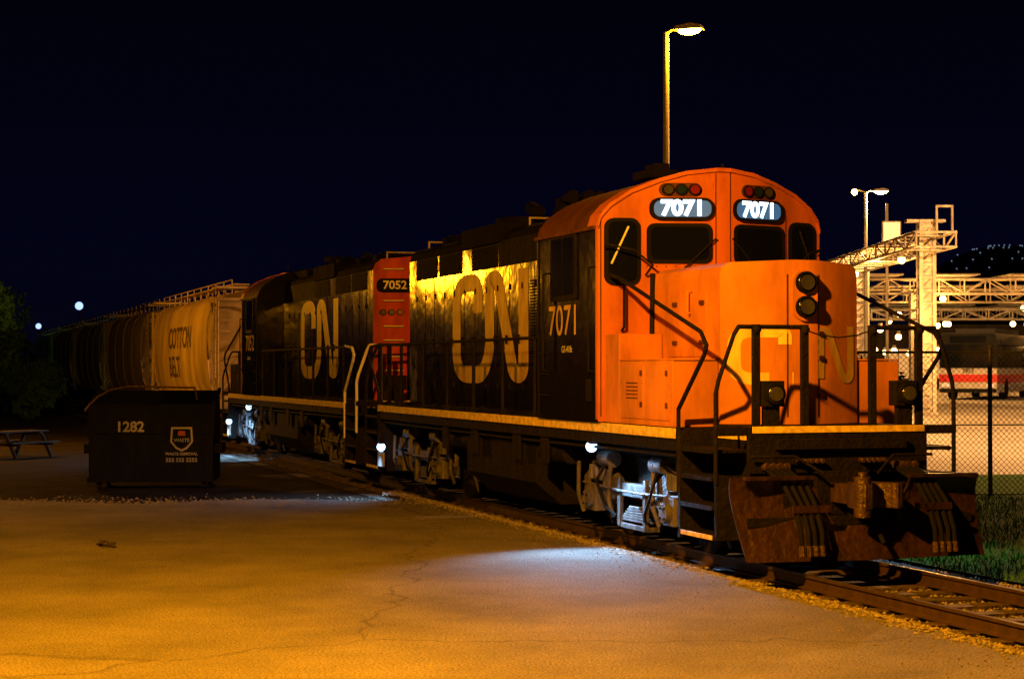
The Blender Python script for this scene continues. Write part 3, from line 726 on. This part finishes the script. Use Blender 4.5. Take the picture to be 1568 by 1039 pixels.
# ------------------------------------------------------------ lamps
def pole_lamp(x,y,h,arm,power,name='street_lamp',col=SOD,zb=GZ,kind='POINT',r=.07,bulb=None,size=.2):
    e=empty(name,(x,y,zb)); b=B(); ax,ay=arm
    b.box(-.2,.2,-.2,.2,0,.12,POLE); b.cyl((0,0,.1),(0,0,h),r*1.4,POLE,14,r)
    L=math.hypot(ax,ay); dx,dy=(ax/L,ay/L) if L>.01 else(1,0)
    b.tube([(0,0,h-.05),(ax*.5,ay*.5,h+.06),(ax,ay,h+.08)],.035,POLE)
    hx,hy=ax,ay
    prof=[(-.32,.03),(-.28,.12),(.1,.17),(.34,.12),(.38,.03)]
    vs=[]
    for s_ in(-.17,.17):
        for p,q in prof: vs.append((hx+dx*(p+.3)-dy*s_,hy+dy*(p+.3)+dx*s_,h+q))
    n=len(prof); b.add(vs,[tuple(range(n)),tuple(range(2*n-1,n-1,-1))]+[(i,n+i,n+(i+1)%n,(i+1)%n) for i in range(n)],POLE)
    m_=bulb or SODE; c=Vector((hx+dx*.33,hy+dy*.33,h+.03))
    vs=[];fs=[];N=14
    for k in range(5):
        a=math.pi/2*k/4
        for j in range(N):
            q=2*math.pi*j/N; u=.30*math.cos(a)*math.cos(q); v=.16*math.cos(a)*math.sin(q)
            vs.append((c.x+dx*u-dy*v,c.y+dy*u+dx*v,c.z-.13*math.sin(a)))
    for k in range(4):
        for j in range(N): fs.append((k*N+j,k*N+(j+1)%N,(k+1)*N+(j+1)%N,(k+1)*N+j))
    b.add(vs,fs,m_)
    b.obj('lamp_post',e,bevel=0)
    if power: light('lamp_light',kind,(c.x,c.y,c.z-.2-size*.6),power,col,e,size)
    return e
pole_lamp(3.83,45,10.9,(.25,-.1),3000)
pole_lamp(-5.3,11.6,8.0,(2.4,1.5),14500,size=.12)
pole_lamp(-19.9,59.0,6.1,(1.2,-.6),2500,size=.28)
pole_lamp(22.0,54,9.0,(-1.0,.3),30000,zb=.0,col=(1,.46,.15))
e=pole_lamp(16.0,82,9.6,(.35,0),8000,zb=.7,bulb=SODE,col=(1,.48,.13))
b=B(); b.tube([(0,0,9.6),(-.35,0,9.7)],.035,POLE); b.sph((-.50,0,9.60),.14,SODE,6); 
b.obj('second_lamp_head',e)
FLB=emis('floodlight_glow',(.30,.45,1.0),2.0)
for px,py,D,r in((122,467,150,.34),(60,498,150,.24)):
    x=(px-784)/2780*D; z=2.35+(563-py)/2780*D
    e=empty('floodlight_pole',(x,D,GZ)); b=B(); b.cyl((0,0,0),(0,0,z),.10,GRIME,10); b.box(-.6,.6,-.1,.1,z-.1,z,GRIME)
    b.cyl((0,-.1,z+.16),(0,-.3,z+.14),r*.7,GRIME,12,r); b.sph((0,-.32,z+.16),r,FLB,6); b.obj('flood_head',e)

# ------------------------------------------------------------ transit canopy
def truss(b,p,q,h,wd,n,mat,r=.07):
    p=Vector(p);q=Vector(q); d=(q-p)/n; side=Vector((-(q-p).y,(q-p).x,0)).normalized()*wd/2; up=Vector((0,0,h))
    for s_ in(-1,1):
        b.cyl(p+side*s_,q+side*s_,r,mat,8); b.cyl(p+side*s_+up,q+side*s_+up,r,mat,8)
        for k in range(n):
            a=p+d*k+side*s_; c=p+d*(k+1)+side*s_
            b.cyl(a,a+up,r*.7,mat,6)
            if k%2: b.cyl(a,c+up,r*.7,mat,6)
            else: b.cyl(a+up,c,r*.7,mat,6)
    for k in range(n+1):
        a=p+d*k; b.cyl(a+side,a-side,r*.7,mat,6); b.cyl(a+side+up,a-side+up,r*.7,mat,6)
def column(b,x,y,z0,z1,w,mat):
    for sx in(-1,1):
        for sy in(-1,1): b.box(x+sx*w/2-.07,x+sx*w/2+.07,y+sy*w/2-.07,y+sy*w/2+.07,z0,z1,mat)
    k=z0
    while k<z1-.2:
        b.box(x-w/2,x+w/2,y-w/2-.03,y-w/2+.03,k,k+.10,mat)
        b.cyl((x-w/2,y-w/2,k+.1),(x+w/2,y-w/2,k+w+.1 if k+w<z1 else z1),.04,mat,6); k+=w
    b.box(x-w*.8,x+w*.8,y-w*.8,y+w*.8,z0,z0+.35,mat)
    b.box(x-w/2+.1,x+w/2-.1,y-.2,y+.2,z0,z1,mat)
e=empty('transit_canopy'); b=B()
truss(b,(15.9,68,6.9),(15.9,98,6.9),.55,1.5,16,STEELW,.06)
column(b,16.1,70.5,.3,8.1,.5,STEELW); column(b,16.5,86,.7,7.0,.6,STEELW)
b.box(15.3,16.8,70.2,70.7,8.0,8.1,STEELW)
for yy in(70,): b.tube([(16.4,yy,7.5),(16.4,yy,8.6),(17.0,yy,8.6),(17.0,yy,7.5)],.05,STEELW)
for (ya,za) in((102,6.5),(118,6.6),(136,6.0)):
    truss(b,(18+ (ya-100)*.12,ya,za),(60,ya-3,za),.8,1.4,30,STEELW,.06)
    for xx in(22,31,40,50): column(b,xx+(ya-100)*.22,ya-1,.8,za,.45,STEELW)
    for kk in range(9): b.box(19+kk*4.2,21.5+kk*4.2,ya-2.5,ya+2.5,za+.95,za+1.03,STEELW)
truss(b,(19,96,4.9),(50,92,4.9),.5,1.0,26,STEELW,.045)
b.obj('canopy_frame',e)
b=B(); 
LP=[(15.9,74,6.75),(15.9,84,6.7),(15.9,92,6.7),(24,101,6.2),(29.5,101,6.2),(35,100,6.3),(22,117,6.2),(27,117,6.2),(33,117,6.2),(39,117,6.2),(26,134,5.6),(32,134,5.6),(37,134,5.6),(20.5,101,4.5),(23,108,4.2),(21,118,3.6),(25,125,3.6),(28,128,3.4),(31,131,3.6),(18.5,95,5.2),(19.5,104,5.6),(20.3,112,5.0),(22.5,96,4.6),(27,95,4.6),(30.5,94.6,4.6)]
for k in range(22): LP.append((21+random.random()*20,104+random.random()*34,random.choice((6.0,5.6,4.2,3.6))+random.uniform(-.2,.2)))
for x,y,z in LP:
    b.sph((x,y,z),.08+.001*y,SODS,6); b.cyl((x,y,z+.1),(x,y,z+.35),.12,STEELW,8)
b.obj('canopy_lamps',e)
for x,y,z in((15.9,78,6.3),(16.2,68.5,4.0),(24,101,5.6),(31,101,5.6),(36,117,5.6),(27,117,5.6)):
    light('canopy_light','POINT',(x-.6,y-.9,z),1700,(1,.43,.09),e,.2)
e=empty('lit_sign',(16.95,81,.7)); b=B(); b.cyl((-.2,0,0),(-.2,0,9.0),.07,POLE)
b.box(-.42,.42,-.08,.08,7.25,8.2,POLE); b.box(-.37,.37,-.092,-.081,7.30,8.15,emis('sign_face',(1,.66,.28),1.0)); b.obj('sign_panel',e)
BW=paint('station_wall',(.12,.10,.08),.8); BWIN=emis('station_window_glow',(1,.46,.12),.8)
e=empty('station_building',(24,150,.8)); b=B()
b.box(0,60,0,14,0,4.6,BW); b.box(-1,61,-2.2,15,4.6,5.1,BW)
for k in range(20): b.box(1+k*2.9,3.2+k*2.9,-.05,0,.7,3.1,BWIN); b.box(2.08+k*2.9,2.14+k*2.9,-.09,-.05,.7,3.1,BW)
b.obj('building_shell',e)
DM=paint('dome_roof',(.05,.05,.055),.6); e=empty('domed_stadium',(136,500,0)); b=B()
R=26; N=20;Mk=9; vs=[]
for k in range(Mk+1):
    a=math.pi/2*k/Mk
    for j in range(N*2): q=math.pi*j/N; vs.append((R*math.cos(a)*math.cos(q),R*math.cos(a)*math.sin(q),16+20*math.sin(a)))
b.add(vs,[(k*2*N+j,k*2*N+(j+1)%(2*N),(k+1)*2*N+(j+1)%(2*N),(k+1)*2*N+j) for k in range(Mk) for j in range(2*N)],DM)
b.cyl((0,0,-1),(0,0,16),R,DM,40)
DL=emis('dome_light',(.30,.42,.6),.4)
for k in range(2,Mk):
    for j in range(N,2*N):
        if random.random()<.4:
            v=vs[k*2*N+j]; b.sph((v[0]*1.01,v[1]*1.01,v[2]+.2),.22,DL,4)
b.obj('dome_shell',e)

# ------------------------------------------------------------ bus
def bus(x,y,rz,num):
    z=gh(x,y)+.04; e=empty('city_bus',(x,y,z),rz); b=B()
    BWt=paint('bus_white',(.45,.42,.38),.4,dirt=.15); BR=paint('bus_red',(.55,.015,.01),.4)
    BD=paint('bus_dark',(.008,.008,.008),.6,spec=.2)
    b.prism([(-1.27,.32),(1.27,.32),(1.29,1.0),(1.28,1.42),(-1.28,1.42),(-1.29,1.0)],'y',0,12,BWt)
    b.prism([(-1.28,1.42),(1.28,1.42),(1.27,2.85),(1.15,3.02),(-1.15,3.02),(-1.27,2.85)],'y',0,12,BD)
    f=lambda u,z,ee:(u,-ee,z)
    b.plate(rrect(-1.24,1.24,1.45,2.98,.12),f,0,.02,RUBBER); b.plate(rrect(-1.14,-.02,1.5,2.5,.08),f,.021,.026,GLASS); b.plate(rrect(.02,1.14,1.5,2.5,.08),f,.021,.026,GLASS)
    b.plate(rrect(-.8,.8,2.58,2.88,.04),f,.021,.03,GLASS)
    b.plate([(-1.27,.80),(1.27,.80),(1.27,1.14),(-1.27,1.14)],f,.0,.01,BR); b.plate([(-1.25,.33),(1.25,.33),(1.25,.50),(-1.25,.50)],f,.0,.05,RUBBER)
    b.text(num,.26,lambda x,y,ee:(x,-ee,1.29+y),.015,RUBBER)
    for s_ in(-1,1):
        b.plate(rrect(s_*1.0-.16,s_*1.0+.16,.58,.74,.04),f,.0,.03,emis('bus_lamp',(1,.6,.3),.7))
        b.tube([(s_*1.25,-.02,2.7),(s_*1.5,-.25,2.65),(s_*1.5,-.25,2.1)],.03,RUBBER); b.box(s_*1.5-.10,s_*1.5+.10,-.3,-.22,1.9,2.35,RUBBER)
        g=lambda u,z,ee,s_=s_:(s_*(1.29+ee),u,z)
        for k in range(7): b.plate(rrect(.6+k*1.62,2.1+k*1.62,1.50,2.5,.06),g,-.02,.012,GLASS)
        b.plate([(0,.75),(12,.75),(12,1.12),(0,1.12)],g,-.02,.008,BR)
        for yy in(2.6,8.8): b.cyl((s_*1.0,yy,.48),(s_*1.31,yy,.48),.48,RUBBER,20)
    b.box(-.9,.9,2,9,3.02,3.25,BD)
    b.obj('bus_body',e,bevel=.02)
bus(20.6,82,math.radians(-24),'7953')
bus(27.0,90,math.radians(-28),'8110')

# ------------------------------------------------------------ fence
m,n,l,p=nt('chain_link'); p.inputs['Base Color'].default_value=(.10,.095,.085,1); p.inputs['Metallic'].default_value=.4; p.inputs['Roughness'].default_value=.5
tc=n.new('ShaderNodeTexCoord'); sp=n.new('ShaderNodeSeparateXYZ'); l.new(tc.outputs['Object'],sp.inputs[0])
def M(op,a,b_=None):
    q=n.new('ShaderNodeMath'); q.operation=op
    for i,v in enumerate((a,b_)):
        if v is None: continue
        if isinstance(v,(int,float)): q.inputs[i].default_value=v
        else: l.new(v,q.inputs[i])
    return q.outputs[0]
s1=M('FRACT',M('MULTIPLY',M('ADD',sp.outputs[0],sp.outputs[2]),9.0)); s2=M('FRACT',M('MULTIPLY',M('SUBTRACT',sp.outputs[0],sp.outputs[2]),9.0))
w_=M('MAXIMUM',M('LESS_THAN',s1,.12),M('LESS_THAN',s2,.12))
tr=n.new('ShaderNodeBsdfTransparent'); ms=n.new('ShaderNodeMixShader'); l.new(w_,ms.inputs[0]); l.new(tr.outputs[0],ms.inputs[1]); l.new(p.outputs[0],ms.inputs[2]); l.new(ms.outputs[0],n['Material Output'].inputs['Surface'])
CHL=m
e=empty('chain_link_fence',(3.2,35.5,GZ),math.radians(3)); b=B()
for k in range(9):
    xx=k*3.12; b.cyl((xx,0,0),(xx,0,2.95),.045,GALV,10); b.sph((xx,0,2.97),.055,GALV,5)
b.cyl((0,0,2.88),(25,0,2.88),.025,GALV,8); b.cyl((0,0,.08),(25,0,.08),.012,GALV,6); b.cyl((0,0,1.45),(25,0,1.45),.012,GALV,6)
b.obj('fence_posts',e)
b=B(); b.add([(0,-.03,.05),(25,-.03,.05),(25,-.03,2.88),(0,-.03,2.88)],[(0,1,2,3)],CHL); b.obj('fence_mesh',e)

# ------------------------------------------------------------ vegetation
LEAF=paint('foliage',(.04,.12,.022),.8,dirt=.6,scale=1.0,spec=.1)
BARK=paint('bark',(.06,.045,.03),.9,bump=.5,bscale=12)
def tree(x,y,h,r,n,name='tree',leaf=.22):
    e=empty(name,(x,y,GZ)); b=B()
    if h>2.5:
        b.cyl((0,0,0),(.1,0,h*.5),.22,BARK,10,.13)
        for k in range(7):
            a=k*2.4; q=(math.cos(a)*r*.6,math.sin(a)*r*.6,h*(.55+.06*k)); b.cyl((.05,0,h*(.25+.04*k)),q,.09,BARK,7,.03)
    cl=[(random.gauss(0,r*.45),random.gauss(0,r*.45),h*random.uniform(.18,.93),random.uniform(.3,.55)*r) for _ in range(16)]
    for i in range(n):
        cx,cy,cz,cr=random.choice(cl); v=Vector((random.gauss(0,1),random.gauss(0,1),random.gauss(0,1))).normalized()*cr*random.uniform(.55,1.05)
        c=Vector((cx,cy,max(.1,cz)))+v; u=Vector((random.gauss(0,1),random.gauss(0,1),random.gauss(0,1))).normalized(); w2=u.orthogonal().normalized(); s_=leaf*random.uniform(.6,1.3)
        b.add([c-u*s_,c+w2*s_*.5,c+u*s_,c-w2*s_*.5],[(0,1,2,3)],LEAF)
    b.obj('crown_and_trunk',e,smooth=False)
for x,y,h,r,n in((-27.5,92,6.5,2.4,3500),(-31,104,7.5,3.0,3500),(-24.8,93,3.6,1.5,2200),(-36,118,8,4,3500),(-45,150,9,5,3000)): tree(x,y,h,r,n)
tree(7.0,35,2.9,.75,1500,'shrub',.09)
b=B()
for i in range(7000):
    x=random.uniform(-130,190); y=260+random.uniform(-8,8); hh=5+4*nz(x,.08)+3*nz(x,.3)
    z=random.uniform(0,max(1.5,hh)); s_=random.uniform(.5,1.1); u=Vector((random.gauss(0,1),random.gauss(0,.5),random.gauss(0,1))).normalized(); w2=u.orthogonal().normalized(); c=Vector((x,y,z))
    b.add([c-u*s_,c+w2*s_*.7,c+u*s_,c-w2*s_*.7],[(0,1,2,3)],LEAF)
b.obj('distant_trees',smooth=False)

# ------------------------------------------------------------ sky
w=bpy.data.worlds.new('World'); S.world=w; w.use_nodes=True; n=w.node_tree.nodes; l=w.node_tree.links
bg=n['Background']; tc=n.new('ShaderNodeTexCoord'); sp=n.new('ShaderNodeSeparateXYZ'); cr=n.new('ShaderNodeValToRGB')
l.new(tc.outputs['Generated'],sp.inputs[0]); l.new(sp.outputs[2],cr.inputs['Fac'])
el=cr.color_ramp.elements; el[0].position=0; el[0].color=(.0010,.0010,.0055,1); el[1].position=.25; el[1].color=(.0006,.0004,.0016,1)
q=el.new(.07); q.color=(.0008,.0009,.0070,1)
l.new(cr.outputs[0],bg.inputs['Color']); bg.inputs['Strength'].default_value=1.0

# ------------------------------------------------------------ camera
cd=bpy.data.cameras.new('camera'); cam=bpy.data.objects.new('camera',cd); S.collection.objects.link(cam)
cam.location=(0,0,2.35); cam.rotation_euler=(math.radians(90.9),0,0); cd.lens=63.8; cd.sensor_width=36; cd.clip_end=4000
S.camera=cam
